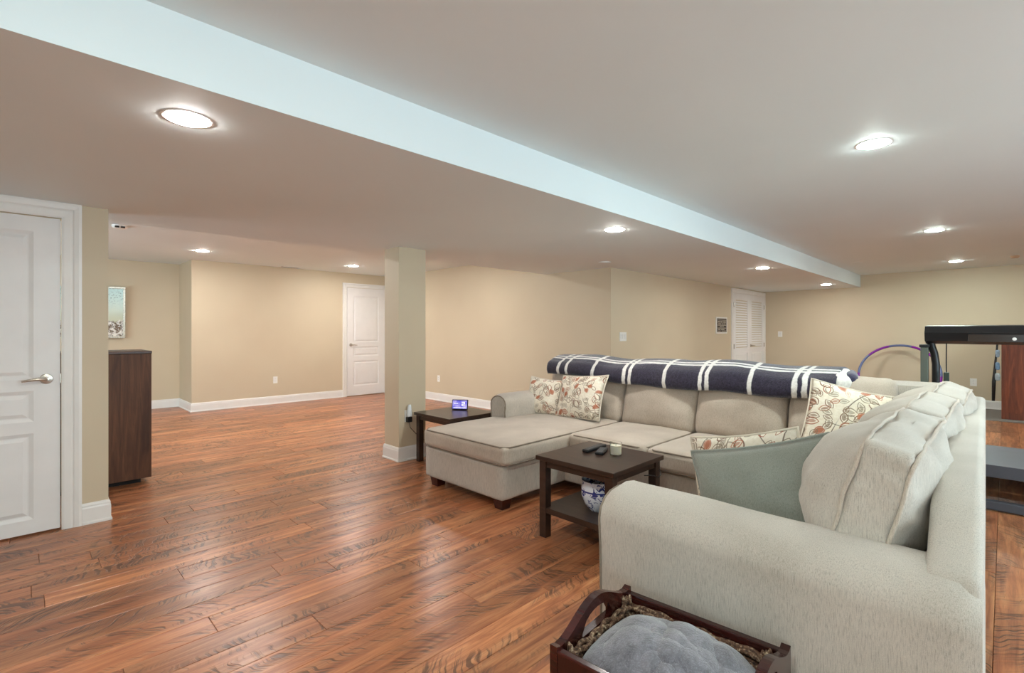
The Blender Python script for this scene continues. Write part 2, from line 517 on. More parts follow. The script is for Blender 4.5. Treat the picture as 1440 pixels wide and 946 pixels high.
# baseboards
BP = [(0, 0), (.020, 0), (.020, .012), (.0135, .020), (.0135, .105), (.011, .115), (.011, .125), (.006, .138), (0, .140)]
def base(name, path, closed=False):
    return struct(sweep(path, BP, closed).obj(name, M_TRIM, smooth=False), 'white moulded baseboard')
BDX0, BDX1, BDZ = 4.583, 5.40, 2.155
base('baseboard_back', [(BDX0-.092, YB), (XR, YB), (XR, YR), (XW, YR)])
base('baseboard_center', [(XC, YT), (XC, YB-.001)])
base('baseboard_right', [(9.565, YT), (XC, YT)])
base('baseboard_far', [(XE, YS), (XE, YT)])
base('baseboard_left', [(DX1+.107, YD), (XD, YD), (XD, YD+.13)][::-1])
base('baseboard_column', [(CX0, CY0), (CX0, CY1), (CX1, CY1), (CX1, CY0)], True)

# ------------------------------------------------------------------ floor planks
def plank_geo(x0, x1, y0, y1, c=.0016):
    t, b = 0.0, -.014
    vs = [(x0+c, y0+c, t), (x1-c, y0+c, t), (x1-c, y1-c, t), (x0+c, y1-c, t),
          (x0, y0, t-c), (x1, y0, t-c), (x1, y1, t-c), (x0, y1, t-c), (x0, y0, b), (x1, y0, b), (x1, y1, b), (x0, y1, b)]
    fs = [(0,1,2,3)]+[(4+i, 4+(i+1) % 4, (i+1) % 4, i) for i in range(4)]+[(8+i, 8+(i+1) % 4, 4+(i+1) % 4, 4+i) for i in range(4)]
    return vs, fs
PW, PL, GAP = .158, 1.28, .0008
cells = []
yy = YS; row = 0
while yy < YR:
    xx = XW - random.uniform(0, PL)
    while xx < XE:
        a, b = max(xx, XW), min(xx+PL, XE)
        y1 = min(yy+PW, YR)
        if b-a > .02 and y1-yy > .02: cells.append((a+GAP, b-GAP, yy+GAP, y1-GAP, random.random()))
        xx += PL
    yy += PW; row += 1
def vis(c):
    x, y = (c[0]+c[1])/2, (c[2]+c[3])/2
    if x < .0 or y < -.1: return 99
    if y > YD and x < .4: return 99
    if 1.7 < x < 4.3 and .1 < y < .95: return 99
    if x > 3.3 and .1 < y < 3.4: return 99
    if x > 5.5 and y > 0.1: return 99
    return math.hypot(x, y)
cells.sort(key=vis)
def set_rnd(me, vals):
    a = me.attributes.new('rnd', 'FLOAT', 'FACE'); a.data.foreach_set('value', vals)
for c in cells[:295]:
    vs, fs = plank_geo(*c[:4])
    o = link_mesh('plank', vs, fs, M_FLOOR, FLOOR)
    set_rnd(o.data, [c[4]]*len(fs))
g = G(); vals = []
for c in cells[295:]:
    vs, fs = plank_geo(*c[:4]); g.addvf(vs, fs); vals += [c[4]]*len(fs)
o = g.obj('distant_planks', M_FLOOR, FLOOR); set_rnd(o.data, vals); o['kind'] = 'stuff'

# ------------------------------------------------------------------ doors
def frustum(x0, x1, z0, z1, yb, yf, ins):
    """raised panel facing -Y: outer rectangle at yb, inner at yf"""
    vs = [(x0, yb, z0), (x1, yb, z0), (x1, yb, z1), (x0, yb, z1),
          (x0+ins, yf, z0+ins), (x1-ins, yf, z0+ins), (x1-ins, yf, z1-ins), (x0+ins, yf, z1-ins)]
    fs = [(4,5,6,7)]+[(i, (i+1) % 4, 4+(i+1) % 4, 4+i) for i in range(4)]+[(3,2,1,0)]
    return vs, fs
def casing_prof(w):   # (distance from opening, proud of wall)
    return [(0, 0), (0, .012), (.012, .016), (w*.45, .018), (w*.55, .014), (w*.62, .020), (w*.85, .024), (w, .022), (w, 0)]
def casing(x0, x1, zt, y, w, parent, sides=(1, 1)):
    """moulded casing round an opening in a wall at y facing -Y"""
    pr = casing_prof(w); g = G(); k = len(pr); vs = []
    pts = []
    for (d, p) in pr: pts.append([(x0-d, y-p, 0), (x0-d, y-p, zt+d), (x1+d, y-p, zt+d), (x1+d, y-p, 0)])
    for s in range(4):
        for j in range(k): vs.append(pts[j][s])
    fs = []
    for s in range(3):
        for j in range(k):
            fs.append((s*k+j, s*k+(j+1) % k, (s+1)*k+(j+1) % k, (s+1)*k+j))
    fs.append(tuple(range(k))); fs.append(tuple(range(3*k, 4*k)))
    return g.addvf(vs, fs).obj('casing', M_TRIM, parent)
def panel_door(name, x0, x1, zt, y, yslab, rows, handle_x, hdir, hz, label, cw):
    d = struct(empty(name, ((x0+x1)/2, y, 0)), label)
    yf = yslab; yb = yslab+.035; st = .125*(x1-x0)/.82; rec = .010
    # slab: stiles and rails proud of a recessed core
    g = G(); g.box(x0, x1, yf+rec, yb, .012, zt)
    zs = [.012]+[z for r in rows for z in r]+[zt]
    g.box(x0, x0+st, yf, yf+rec, .012, zt); g.box(x1-st, x1, yf, yf+rec, .012, zt)
    for a, b in zip(zs[0::2], zs[1::2]): g.box(x0+st, x1-st, yf, yf+rec, a, b)
    g.obj('door_leaf', M_DOOR, d)
    for a, b in rows:
        gg = G()
        # sloping moulding round the panel
        X0, X1 = x0+st, x1-st; m = .022
        vs = [(X0, yf, a), (X1, yf, a), (X1, yf, b), (X0, yf, b), (X0+m, yf+rec-.001, a+m), (X1-m, yf+rec-.001, a+m), (X1-m, yf+rec-.001, b-m), (X0+m, yf+rec-.001, b-m)]
        gg.addvf(vs, [(i, (i+1) % 4, 4+(i+1) % 4, 4+i) for i in range(4)])
        gg.addvf(*frustum(X0+m+.006, X1-m-.006, a+m+.006, b-m-.006, yf+rec, yf+.001, .022))
        gg.obj('raised_panel', M_DOOR, d)
    casing(x0-.006, x1+.006, zt+.006, y, cw, d)
    M = Matrix.Translation((handle_x, yf, hz)) @ Matrix.Rotation(R(90), 4, 'X')
    h = G().lathe([(.002, 0), (.031, .0), (.033, .004), (.030, .009), (.014, .012), (.012, .035), (.002, .036)], 24, M).obj('door_handle', M_NICKEL, d, 'auto')
    pts = [(handle_x, yf-.032, hz), (handle_x+hdir*.02, yf-.045, hz), (handle_x+hdir*.05, yf-.048, hz+.002), (handle_x+hdir*.085, yf-.046, hz-.003), (handle_x+hdir*.115, yf-.044, hz-.008)]
    G().tube(pts, [.010, .011, .010, .008, .006], 10).obj('lever', M_NICKEL, h, 'auto')
    return d
D1 = panel_door('door_1', DX0, DX1, DZ, YD, YD+.006, [(.10, .648), (.722, .918), (.99, 1.935)], .124, -1, .99, 'near white three-panel door with nickel lever at the left edge', .100)
G().box(DX1-.0015, DX1+.004, YD-.001, YD+.012, .96, 1.02).obj('latch_plate', M_NICKEL, D1)
s = BDZ/2.045
D2 = panel_door('door_2', BDX0, BDX1, BDZ, YB, YB-.016, [(.20, .70), (.79, .985), (1.07, 2.0)], BDX0+.075, 1, 1.02, 'white three-panel door on the back wall beside the column', .085)
# louvered double doors in the right wall
LX0, LX1, LZ = 9.655, 11.33, 2.03
D3 = struct(empty('door_3', ((LX0+LX1)/2, YT, 0)), 'white louvered double doors in the far corner')
casing(LX0, LX1, LZ, YT, .085, D3)
mid = (LX0+LX1)/2
for a, b, sg in ((LX0+.004, mid-.002, 0), (mid+.002, LX1-.004, 1)):
    st = .11; y0, y1 = YT-.014, YT-.0005
    g = G(); g.box(a, a+st, y0, y1, .012, LZ-.004); g.box(b-st, b, y0, y1, .012, LZ-.004)
    for z0, z1 in ((.012, .22), (.86, .97), (LZ-.13, LZ-.004)): g.box(a+st, b-st, y0, y1, z0, z1)
    lf = g.obj('door_leaf', M_DOOR, D3)
    g = G(); z = .985
    while z < LZ-.15:
        g.addvf([(a+st, y0+.001, z), (b-st, y0+.001, z), (b-st, y1, z+.030), (a+st, y1, z+.030), (a+st, y0+.001, z+.006), (b-st, y0+.001, z+.006), (b-st, y1, z+.036), (a+st, y1, z+.036)],
                [(0,1,2,3), (4,7,6,5), (0,4,5,1), (2,6,7,3), (0,3,7,4), (1,5,6,2)]); z += .048
    o = g.obj('louver_slats', M_DOOR, lf); o['kind'] = 'stuff'
    G().addvf(*frustum(a+st, b-st, .22, .86, y1, y0+.002, .03)).obj('raised_panel', M_DOOR, lf)
    for z in (.20, 1.0, 1.80):
        hx = a+.004 if sg == 0 else b-.004
        G().tube([(hx, y0-.008, z-.045), (hx, y0-.008, z+.045)], .010, 8).obj('hinge', M_NICKEL, lf)
hx = mid+.06
h = G().lathe([(.002, 0), (.031, 0), (.033, .004), (.014, .012), (.012, .035), (.002, .036)], 20, Matrix.Translation((hx, YT-.014, 1.0)) @ Matrix.Rotation(R(90), 4, 'X')).obj('door_handle', M_NICKEL, D3, 'auto')
G().tube([(hx, YT-.046, 1.0), (hx+.04, YT-.060, 1.0), (hx+.13, YT-.058, .995)], [.011, .011, .008], 10).obj('lever', M_NICKEL, h, 'auto')

# ------------------------------------------------------------------ recessed lights
M_LENS_W = emit('warm_lens', CAN_COL, CAN_POWER)
M_LENS_C = emit('cool_lens', CAN_COOL, CAN_POWER*1.40)
M_LENS_B = emit('back_room_lens', CAN_COL, CAN_POWER*1.6)
def can(x, y, z, m, label, group):
    r = empty('recessed_light', (x, y, z), label, 'ceiling light', group)
    G().lathe([(.076, z-.001), (.078, z-.002), (.089, z-.0018), (.091, z-.0004), (.091, z), (.076, z)], 32, cx=x, cy=y).obj('trim_ring', M_TRIM, r, 'auto')
    G().lathe([(.001, z-.012), (.030, z-.0112), (.053, z-.0088), (.068, z-.0056), (.076, z-.0024), (.077, z-.0012), (.001, z-.0012)], 32, cx=x, cy=y).obj('lens', m, r, 'auto')
    return r
SOFFIT = [(.47, 'large glowing recessed light in the soffit near the left door'), (3.48, 'recessed light in the soffit above the back sofa seats'),
          (7.0, 'recessed light in the soffit in front of the louvered doors'), (10.3, 'farthest recessed light in the soffit by its far end')]
for x, lb in SOFFIT: can(x, 2.28, ZS, M_LENS_W, lb, 'recessed lights in the soffit')
CEIL = [(3.45, 'large glowing recessed light in the right ceiling, nearest the camera'), (6.87, 'middle recessed light of the right ceiling row'), (10.15, 'recessed light in the right ceiling closest to the far wall')]
for x, lb in CEIL: can(x, .53, ZC, M_LENS_C, lb, 'recessed lights in the right ceiling')
can(.1, .53, ZC, M_LENS_C, 'recessed light in the ceiling right above the camera, out of view', 'recessed lights in the right ceiling')
for x, q in ((.1, 'nearest'), (3.45, 'second'), (6.87, 'third'), (10.15, 'farthest')): can(x, -1.6, ZC, M_LENS_C, q+' recessed light of the ceiling row out of view to the right', 'recessed lights out of view')
for x, lb in ((1.85, 'recessed light in the back room ceiling at the wall recess'), (4.15, 'recessed light in the back room ceiling in front of the white door')):
    can(x, 8.1, ZB, M_LENS_B, lb, 'recessed lights in the back room')
for x, q in ((1.85, 'left'), (4.15, 'right')): can(x, 5.9, ZB, M_LENS_B, q+' recessed light of the back room hidden above the soffit edge', 'recessed lights out of view')
can(-1.2, 7.0, ZB, M_LENS_B, 'recessed light of the back room hidden behind the door wall', 'recessed lights out of view')
def disc(name, x, y, z, r, h, label, cat, m=M_PLATE):
    o = G().lathe([(.001, z-h), (r*.75, z-h), (r*.95, z-h*.6), (r, z), (.001, z)], 24, cx=x, cy=y).obj(name, m, None, 'auto', origin=(x, y, z))
    return tag(o, label, cat)
disc('smoke_detector', 5.05, 3.45, ZS, .075, .012, 'flat pale disc on the soffit near the projecting wall corner', 'smoke detector', M_CEIL)
disc('sprinkler_cover', 9.24, 1.62, ZC, .07, .008, 'flat white round cover on the right ceiling beside the soffit', 'sprinkler cover', M_CEIL)
disc('fire_sprinkler', 10.0, -.10, ZC, .05, .03, 'small pale fitting on the ceiling at the right edge of view', 'sprinkler', plain('aged_ivory', (190, 160, 130), .5))
sd = empty('smoke_alarm', (.77, 6.78, ZB), 'small round alarm with dark slots on the back room ceiling by the door wall', 'smoke detector')
G().lathe([(.001, ZB-.035), (.05, ZB-.035), (.068, ZB-.02), (.070, ZB), (.001, ZB)], 24, cx=.77, cy=6.78).obj('housing', M_PLATE, sd, 'auto')
for a in (-.03, .02): G().box(.77+a-.018, .77+a+.018, 6.78-.071, 6.78-.045, ZB-.032, ZB-.016).obj('slot', M_DARKHOLE, sd)
vt = empty('ceiling_vent', (3.42, 9.02, ZB), 'white slatted air vent on the back room ceiling along the back wall', 'vent')
G().box(3.25, 3.59, 8.95, 9.09, ZB-.008, ZB, .002).obj('vent_frame', M_PLATE, vt)
for i in range(5): G().box(3.27, 3.57, 8.965+i*.024, 8.975+i*.024, ZB-.012, ZB-.007).obj('slat', M_DARKHOLE if i % 2 else M_PLATE, vt)

# ------------------------------------------------------------------ switches and outlets
def plate(name, c, axis, w, h, kind, label, cat, group=None):
    """wall plate; axis '-y' faces -Y, '-x' faces -X"""
    rot = Matrix.Identity(4) if axis == '-y' else Matrix.Rotation(R(-90), 4, 'Z')
    M = Matrix.Translation(c) @ rot
    e = empty(name, c, label, cat, group)
    G().box(-w/2, w/2, -.006, 0, -h/2, h/2, .002, M).obj('cover_plate', M_PLATE, e)
    if kind == 'outlet':
        for s in (-1, 1):
            q = G().box(-.017, .017, -.0075, -.005, s*.020-.014, s*.020+.014, .001, M).obj('socket', M_PLATE, e)
            for a in (-.006, .006): G().box(a-.001, a+.001, -.0080, -.0074, s*.020-.002, s*.020+.007, 0, M).obj('slot', M_DARKHOLE, q)
    else:
        for i in range(kind):
            x = (i-(kind-1)/2)*.046
            G().box(x-.016, x+.016, -.009, -.005, -.032, .032, .001, M).obj('rocker', plain('switch_white', (228, 226, 222), .35), e)
    return e
plate('wall_outlet', (3.23, YB, .425), '-y', .075, .12, 'outlet', 'white outlet low on the back wall left of the white door', 'outlet')
plate('wall_outlet', (XC, 7.46, .41), '-x', .075, .12, 'outlet', 'white outlet low on the wall right of the column', 'outlet')
plate('wall_outlet', (XE, .375, .43), '-x', .085, .13, 'outlet', 'white outlet low on the far wall seen past the sofa corner', 'outlet')
plate('light_switch', (5.815, YT, 1.22), '-y', .165, .12, 3, 'three-gang white switch plate near the projecting wall corner', 'light switch')
plate('light_switch', (XE, 3.37, 1.23), '-x', .085, .12, 1, 'white switch plate on the far wall right of the louvered doors', 'light switch')

# ------------------------------------------------------------------ wall sign and picture
sg = empty('wall_sign', (9.1, YT, 1.25), 'small dark framed sign with pale lines of lettering left of louvered doors', 'sign')
G().box(8.86, 9.34, YT-.018, YT, 1.25, 1.55, .004).obj('frame', M_PLATE, sg)
G().box(8.885, 9.30, YT-.021, YT-.016, 1.275, 1.525).obj('print', plain('sign_dark', (58, 50, 40), .6), sg)
gl = G()
for z, segs, hh in ((1.495, ((8.90, 9.28),), .008), (1.462, ((8.91, 9.0), (9.02, 9.12), (9.15, 9.27)), .020), (1.428, ((8.93, 9.06), (9.09, 9.16), (9.18, 9.26)), .012), (1.402, ((8.90, 9.28),), .010),
                (1.375, ((9.0, 9.08), (9.10, 9.17)), .012), (1.350, ((8.90, 9.28),), .010), (1.322, ((8.92, 9.02), (9.05, 9.20)), .012), (1.296, ((9.08, 9.27), (8.91, 9.03)), .010)):
    for a, b in segs: gl.box(a, b, YT-.0222, YT-.0208, z-hh/2, z+hh/2)
gl.obj('lettering', plain('sign_pale', (196, 186, 170), .6), sg)

def picture_mat():
    t = NT('pale_tree_print'); o = t.coord(); x, y, z = t.sep(o)
    n = t.noise(t.mapping(o, (9, 9, 9)), 2.2, 5.0, .65)
    n2 = t.noise(t.mapping(o, (30, 30, 30)), 1.5, 4.0, .7)
    sky = t.mix(t.mapr(z, .25, .75), s2l((206, 206, 176)), s2l((176, 202, 190)))
    sky = t.mix(t.math('MULTIPLY', t.mapr(n2, .56, .62), t.mapr(z, .45, .7)), sky, s2l((120, 130, 118)))
    low = t.mix(t.mapr(n, .45, .55), s2l((236, 232, 224)), s2l((120, 100, 80)))
    low = t.mix(t.mapr(n2, .54, .62), low, s2l((50, 44, 40)))
    edge = t.math('ADD', z, t.math('MULTIPLY', n, .16))
    col = t.mix(t.mapr(edge, .34, .37), low, sky)
    return t.out(col, .12)
PX1 = 1.205
pc = empty('wall_picture', (.80, YR-.03, 1.185), 'tall pale picture in a thin silver frame on the recessed wall', 'picture')
M_SILVER = plain('aged_silver_frame', (196, 188, 172), .3, .7, var=.25, vscale=60)
Mt = Matrix.Translation((.80, YR-.045, 1.185)) @ Matrix.Rotation(R(2.5), 4, 'X')
W2 = PX1-.80
for nm, a in (('frame_rail', (-W2, W2, -.022, .004, 0, .03)), ('frame_rail', (-W2, W2, -.022, .004, .785, .815)), ('frame_stile', (-W2, -W2+.03, -.022, .004, .03, .785)), ('frame_stile', (W2-.03, W2, -.022, .004, .03, .785))):
    G().box(*a, .004, Mt).obj(nm, M_SILVER, pc)
G().box(-W2+.02, W2-.02, -.012, .003, .02, .80, 0, Mt).obj('print', picture_mat(), pc)

# walnut cabinet behind the door wall
wc = empty('walnut_cabinet', (.15, 5.45, 0), 'tall dark walnut cabinet standing behind the end of the near wall', 'cabinet')
G().box(-.50, .805, 5.19, 5.70, .045, 1.105, .002).obj('body', M_WALNUT, wc)
G().box(-.505, .808, 5.185, 5.705, 1.105, 1.128, .003).obj('top', wood('walnut_top', (52, 28, 14), (92, 56, 34), 'x', .35), wc)
G().box(-.45, .74, 5.26, 5.65, 0, .045).obj('plinth', M_DARKHOLE, wc)

# ------------------------------------------------------------------ sectional sofa
SOFA = empty('sectional_sofa', (3.0, 1.6, 0), 'large taupe chenille sectional sofa with chaise, wrapped around the coffee table', 'sofa')
SB, ST, SEAT = .078, .335, .485
def soft(name, c, size, r, crown, rot=(0,0,0), m=None, parent=None, wr=.0, seed=0, n=18, pinch=0.0, wscale=5.0):
    vs, fs = cushion_verts(*size, r, crown, n, wr, seed, pinch, wscale)
    M = Matrix.Translation(c) @ Euler(rot).to_matrix().to_4x4()
    return G().addvf(vs, fs, M).obj(name, m or M_SOFA, SOFA if parent is None else parent, True), M
def piping_loop(sx, sy, z, r, M, parent, crown=0.0, rad=.006, m=None, name='piping'):
    pts = []; hx, hy = sx/2, sy/2; cr = r; N = 14
    def side(a, b):
        for i in range(N):
            t = i/N; pts.append((a[0]+(b[0]-a[0])*t, a[1]+(b[1]-a[1])*t))
    for (ax, ay, bx, by) in ((-hx+cr, -hy, hx-cr, -hy), (hx, -hy+cr, hx, hy-cr), (hx-cr, hy, -hx+cr, hy), (-hx, hy-cr, -hx, -hy+cr)): side((ax, ay), (bx, by)); pts.append((bx, by))
    P = [M @ Vector((x, y, z)) for x, y in pts]
    G().tube(P, rad, 6, True).obj(name, m or M_PIPE, parent, True)
# bases
soft('chaise_base', ((2.43+3.2)/2, (2.53+3.47)/2, (SB+ST)/2), (3.2-2.43, .94, ST-SB), .018, (0,0,0), n=10)
soft('back_seat_base', ((3.135+4.3)/2, (.11+3.48)/2, (SB+ST)/2), (4.3-3.135, 3.37, ST-SB), .018, (0,0,0), n=10)
soft('side_seat_base', ((1.62+3.2)/2, (.09+1.06)/2, (SB+ST)/2), (1.58, .97, ST-SB), .018, (0,0,0), n=10)
# feet
for x, y in ((2.46, 2.56), (2.46, 3.34), (3.16, 2.0), (3.25, 3.42), (1.58, 1.0), (1.60, .10), (4.18, .14), (4.22, 3.4), (3.0, 1.0)):
    sx = .10; g = G()
    g.addvf([(x, y, SB+.004), (x+sx, y, SB+.004), (x+sx, y+sx, SB+.004), (x, y+sx, SB+.004), (x+.012, y+.012, 0), (x+sx-.012, y+.012, 0), (x+sx-.012, y+sx-.012, 0), (x+.012, y+sx-.012, 0)],
            [(0,1,2,3), (4,7,6,5)]+[(i, 4+i, 4+(i+1) % 4, (i+1) % 4) for i in range(4)])
    g.obj('foot', M_FOOT, SOFA)
# seat cushions
def seat(x0, x1, y0, y1, seed, wr=.006):
    c = ((x0+x1)/2, (y0+y1)/2, (ST+SEAT)/2-.002); s = (x1-x0, y1-y0, SEAT-ST)
    o, M = soft('seat_cushion', c, s, .042, (.012, .012, .022), m=M_SOFA2, wr=wr, seed=seed, n=22, wscale=4.0)
    piping_loop(s[0]-.016, s[1]-.016, s[2]/2-.012, .05, M, o)
    piping_loop(s[0]-.016, s[1]-.016, -s[2]/2+.014, .05, M, o)
    return o
seat(2.405, 3.90, 2.475, 3.475, 1)
seat(3.10, 3.90, 1.785, 2.47, 2)
seat(3.10, 3.90, 1.075, 1.78, 3)
seat(1.80, 2.55, .25, 1.075, 4); seat(2.555, 3.22, .25, 1.075, 5); seat(3.225, 3.90, .25, 1.07, 6)
# arms: profile in (across, z), extruded with rounded end
def arm(name, axis, a0, a1, l0, l1, ztop, m=M_SOFA, seed=0, zb=SB, rt=.10, bulge=.02):
    """a0..a1 across, l0..l1 along; front end at l0 is puffed"""
    prof = []; w = a1-a0
    prof += [(a0, zb), (a0-.004, zb+.2), (a0-bulge*.6, ztop-.22), (a0-bulge, ztop-.12)]
    for i in range(9):
        t = PI-PI*i/8
        prof.append((a0+w/2+math.cos(t)*(w/2+bulge), ztop-rt+math.sin(t)*rt))
    prof += [(a1+bulge*.6, ztop-.2), (a1, zb)]
    L = []; N = 26
    g = G(); vs = []; k = len(prof)
    cx, cz = a0+w/2, (zb+ztop)/2
    for i in range(N+1):
        f = i/N
        l = l0+(l1-l0)*f
        ins = 1.0
        e = .03
        for (dist, ) in ((abs(l-l0),), (abs(l1-l),)):
            if dist < e: ins = min(ins, 1-.10*(1-math.sqrt(max(0, 1-(1-dist/e)**2))))
        for (a, z) in prof:
            zz = z if z <= zb+.001 else cz+(z-cz)*ins
            aa = cx+(a-cx)*ins
            s = noise.noise(Vector((aa*3, l*3, zz*3+seed)))*.006
            aa += s*(1 if a > cx else -1); 
            if z > ztop-.1: zz += noise.noise(Vector((aa*2, l*4, seed*3)))*.006
            vs.append((aa, l, zz) if axis == 'y' else (l, aa, zz))
    fs = []
    for i in range(N):
        for j in range(k): fs.append((i*k+j, i*k+(j+1) % k, (i+1)*k+(j+1) % k, (i+1)*k+j))
    fs.append(tuple(range(k))); fs.append(tuple(range(N*k, (N+1)*k)))
    o = g.addvf(vs, fs).obj(name, m, SOFA, 'auto')
    for q in ((N,) if axis == 'y' else (0, N)):
        P = [vs[q*k+j] for j in range(k)]
        G().tube(P, .006, 6).obj('piping', M_PIPE, o, True)
    return o
arm('near_arm', 'y', 1.565, 1.80, .036, 1.09, .712, seed=2)
arm('chaise_arm', 'x', 3.275, 3.475, 3.19, 4.25, .705, seed=5, zb=.40, rt=.085, bulge=.012)
# back frames
g = G().prism([(4.14, SB), (4.30, SB), (4.31, .90), (4.28, .955), (4.20, .965), (4.12, .94), (4.06, .48)], 'y', .225, 3.48)
g.obj('long_back_frame', M_SOFA, SOFA, False)
g = G(); prof = []
bk = [(1.60, SB), (1.60, .70), (1.69, .735), (1.82, .825), (1.95, .870), (4.30, .885), (4.30, SB)]
n = len(bk); yo = [.035, .045, .20, .215]
vs = [(x, .042, z) for x, z in bk]+[(x, .036 if z > .2 else .04, z-.015 if z > .2 else z) for x, z in bk]
g.prism([(x, z) for x, z in bk], 'y', .037, .147)
g.v = [(x, y+.0185*max(0, x-1.7), z) for x, y, z in g.v]
side_back = g.obj('side_back_frame', M_SOFA, SOFA)
bv = side_back.modifiers.new('soft_edges', 'BEVEL'); bv.width = .022; bv.segments = 3; bv.limit_method = 'ANGLE'
for p in side_back.data.polygons: p.use_smooth = True
# back cushions on the long side (lean back towards +X)
def back_cush(yc, w, seed, h=.55, t=.20, x=4.00, lean=15, zc=.71):
    vs, fs = cushion_verts(t, w, h, .05, (.055, .004, .008), 20, .012, seed, 0, 4.5)
    M = Matrix.Translation((x, yc, zc)) @ Matrix.Rotation(R(lean), 4, 'Y')
    return G().addvf(vs, fs, M).obj('back_cushion', M_SOFA2, SOFA, True)
back_cush(2.905, .865, 11); back_cush(2.12, .675, 12); back_cush(1.445, .66, 13); back_cush(.80, .60, 14)
# side back cushions, boxed and piped, leaning over the side back frame (towards -Y)
def side_cush(x0, x1, yc, zc, lean, seed, h=.46, t=.135, yaw=0.0, roll=0.0):
    L = x1-x0
    vs, fs = cushion_verts(L, t, h, .022, (.006, .105, .012), 40, .014, seed, 0, 5.0)
    def puff(v):
        u, q = min(1, abs(v[0])/(L/2)), min(1, abs(v[2])/(h/2))
        k = max(0, v[1]-t*.35)/(t*.65) if v[1] > 0 else 0
        cr = noise.noise(Vector((v[0]*5, v[2]*20+v[0]*4, seed)))*.007+noise.noise(Vector((v[0]*11, v[2]*13, seed+3)))*.005
        sg = 1 if v[1] > 0 else -1
        end = noise.noise(Vector((v[1]*9, v[2]*24, seed+7)))*.010 if u > .93 else 0
        return (v[0]+math.copysign(end, v[0]), v[1]+min(1, k*3)*.072*(1-u**7)*(1-q**3)+sg*cr, v[2])
    vs = [puff(v) for v in vs]
    M = Matrix.Translation(((x0+x1)/2, yc, zc)) @ Euler((R(lean), R(roll), R(yaw))).to_matrix().to_4x4()
    o = G().addvf(vs, fs, M).obj('side_back_cushion', M_SOFA, SOFA, True)
    # piping: round the big faces
    for s in (-1, 1):
        pts = []
        hx, hz = L/2-.003, h/2-.003; cr = .03; N = 14; y = s*(t/2-.004)
        cor = [(-hx, -hz), (hx, -hz), (hx, hz), (-hx, hz)]
        for i in range(4):
            a, b = Vector(cor[i]), Vector(cor[(i+1) % 4]); d = (b-a).normalized()
            p, q = a+d*cr, b-d*cr
            for j in range(N+1):
                f = j/N; v = p+(q-p)*f
                wv = noise.noise(Vector((v.x*7+seed, v.y*9, s)))*.012
                bulge = .008*4*f*(1-f)
                nrm = Vector((d.y, -d.x))
                pts.append((v.x+nrm.x*bulge, y+wv, v.y+nrm.y*bulge))
        G().tube([M @ Vector(p) for p in pts], .006, 6, True).obj('piping', M_SOFA2, o, True)
    return o
side_cush(1.72, 2.56, .285, .75, 15, 21, h=.46)
side_cush(2.57, 3.30, .280, .755, 15, 22, h=.46)
side_cush(3.31, 3.98, .265, .755, 17, 23, h=.46)

# ------------------------------------------------------------------ blanket on the long back
def uvmap(o, uv):
    me = o.data; l = me.uv_layers.new(name='UVMap')
    for lp in me.loops: l.data[lp.index].uv = uv[lp.vertex_index]
def px_to_Y(px, X): 
    k = (px-720)/F_PX; return X*(1-k)/(1+k)
BL_U = [px_to_Y(p, 4.08) for p in (806, 817, 853, 896, 904, 952, 1001, 1011, 1069, 1131, 1144)]
BL_V = [.195, .245, .62, .66]
bprof = []
pp = [(3.875, .845), (3.862, .885), (3.885, .945), (3.95, .988), (4.04, 1.012), (4.12, 1.02), (4.20, 1.015), (4.28, 1.0), (4.335, .96), (4.35, .88), (4.35, .78), (4.345, .72)]
acc = [0]
for a, b in zip(pp, pp[1:]): acc.append(acc[-1]+math.hypot(b[0]-a[0], b[1]-a[1]))
def prof_at(s):
    for i in range(len(pp)-1):
        if s <= acc[i+1] or i == len(pp)-2:
            t = (s-acc[i])/(acc[i+1]-acc[i]); return pp[i][0]+(pp[i+1][0]-pp[i][0])*t, pp[i][1]+(pp[i+1][1]-pp[i][1])*t
vs = []; uv = []; fs = []; NY, NS = 150, 44
y0, y1 = .80, 3.33
for i in range(NY+1):
    y = y0+(y1-y0)*i/NY
    for j in range(NS+1):
        s = acc[-1]*j/NS; x, z = prof_at(s)
        sag = .010*math.sin(y*4.1+1)+.006*math.sin(y*9.3)
        nn = noise.noise(Vector((x*7, y*4, z*7)))*.012
        k = 1 if 0 < j < NS else 0
        z += sag+nn*.7; x += nn*(-1 if j < NS*.5 else 1)
        if j < 8: z += .025*math.sin(y*2.3+.6)*(1-j/8)
        vs.append((x, y, z)); uv.append((y, s))
for i in range(NY):
    for j in range(NS):
        a = i*(NS+1)+j; fs.append((a, a+1, a+NS+2, a+NS+1))
M_BLANKET = blanket_mat()
BL = empty('plaid_throw', (4.1, 2.1, .80), 'navy throw with white plaid stripes draped along the long sofa back', 'blanket')
o = link_mesh('throw_cloth', vs, fs, M_BLANKET, BL, True); uvmap(o, uv)
sm = o.modifiers.new('thick', 'SOLIDIFY'); sm.thickness = .028; sm.offset = 1
# folded end showing the pale underside
M_PALE = plain('cream_sherpa', (226, 220, 212), .95, var=.12, vscale=60, bump=.8, bscale=160, sheen=.4)
v2, f2 = cushion_verts(.24, .10, .13, .045, (.02, .02, .01), 12, .014, 3)
G().addvf(v2, f2, Matrix.Translation((4.02, .79, .955)) @ Matrix.Rotation(R(-12), 4, 'Y')).obj('folded_end', M_PALE, BL, True)
v2, f2 = cushion_verts(.20, .06, .07, .028, (.01, .01, .0), 8, .008, 5)
G().addvf(v2, f2, Matrix.Translation((4.05, .745, .985)) @ Euler((R(20), R(-8), R(12))).to_matrix().to_4x4()).obj('folded_corner', plain('navy_fleece', (52, 48, 74), .95, var=.3, vscale=60, sheen=.4), BL, True)

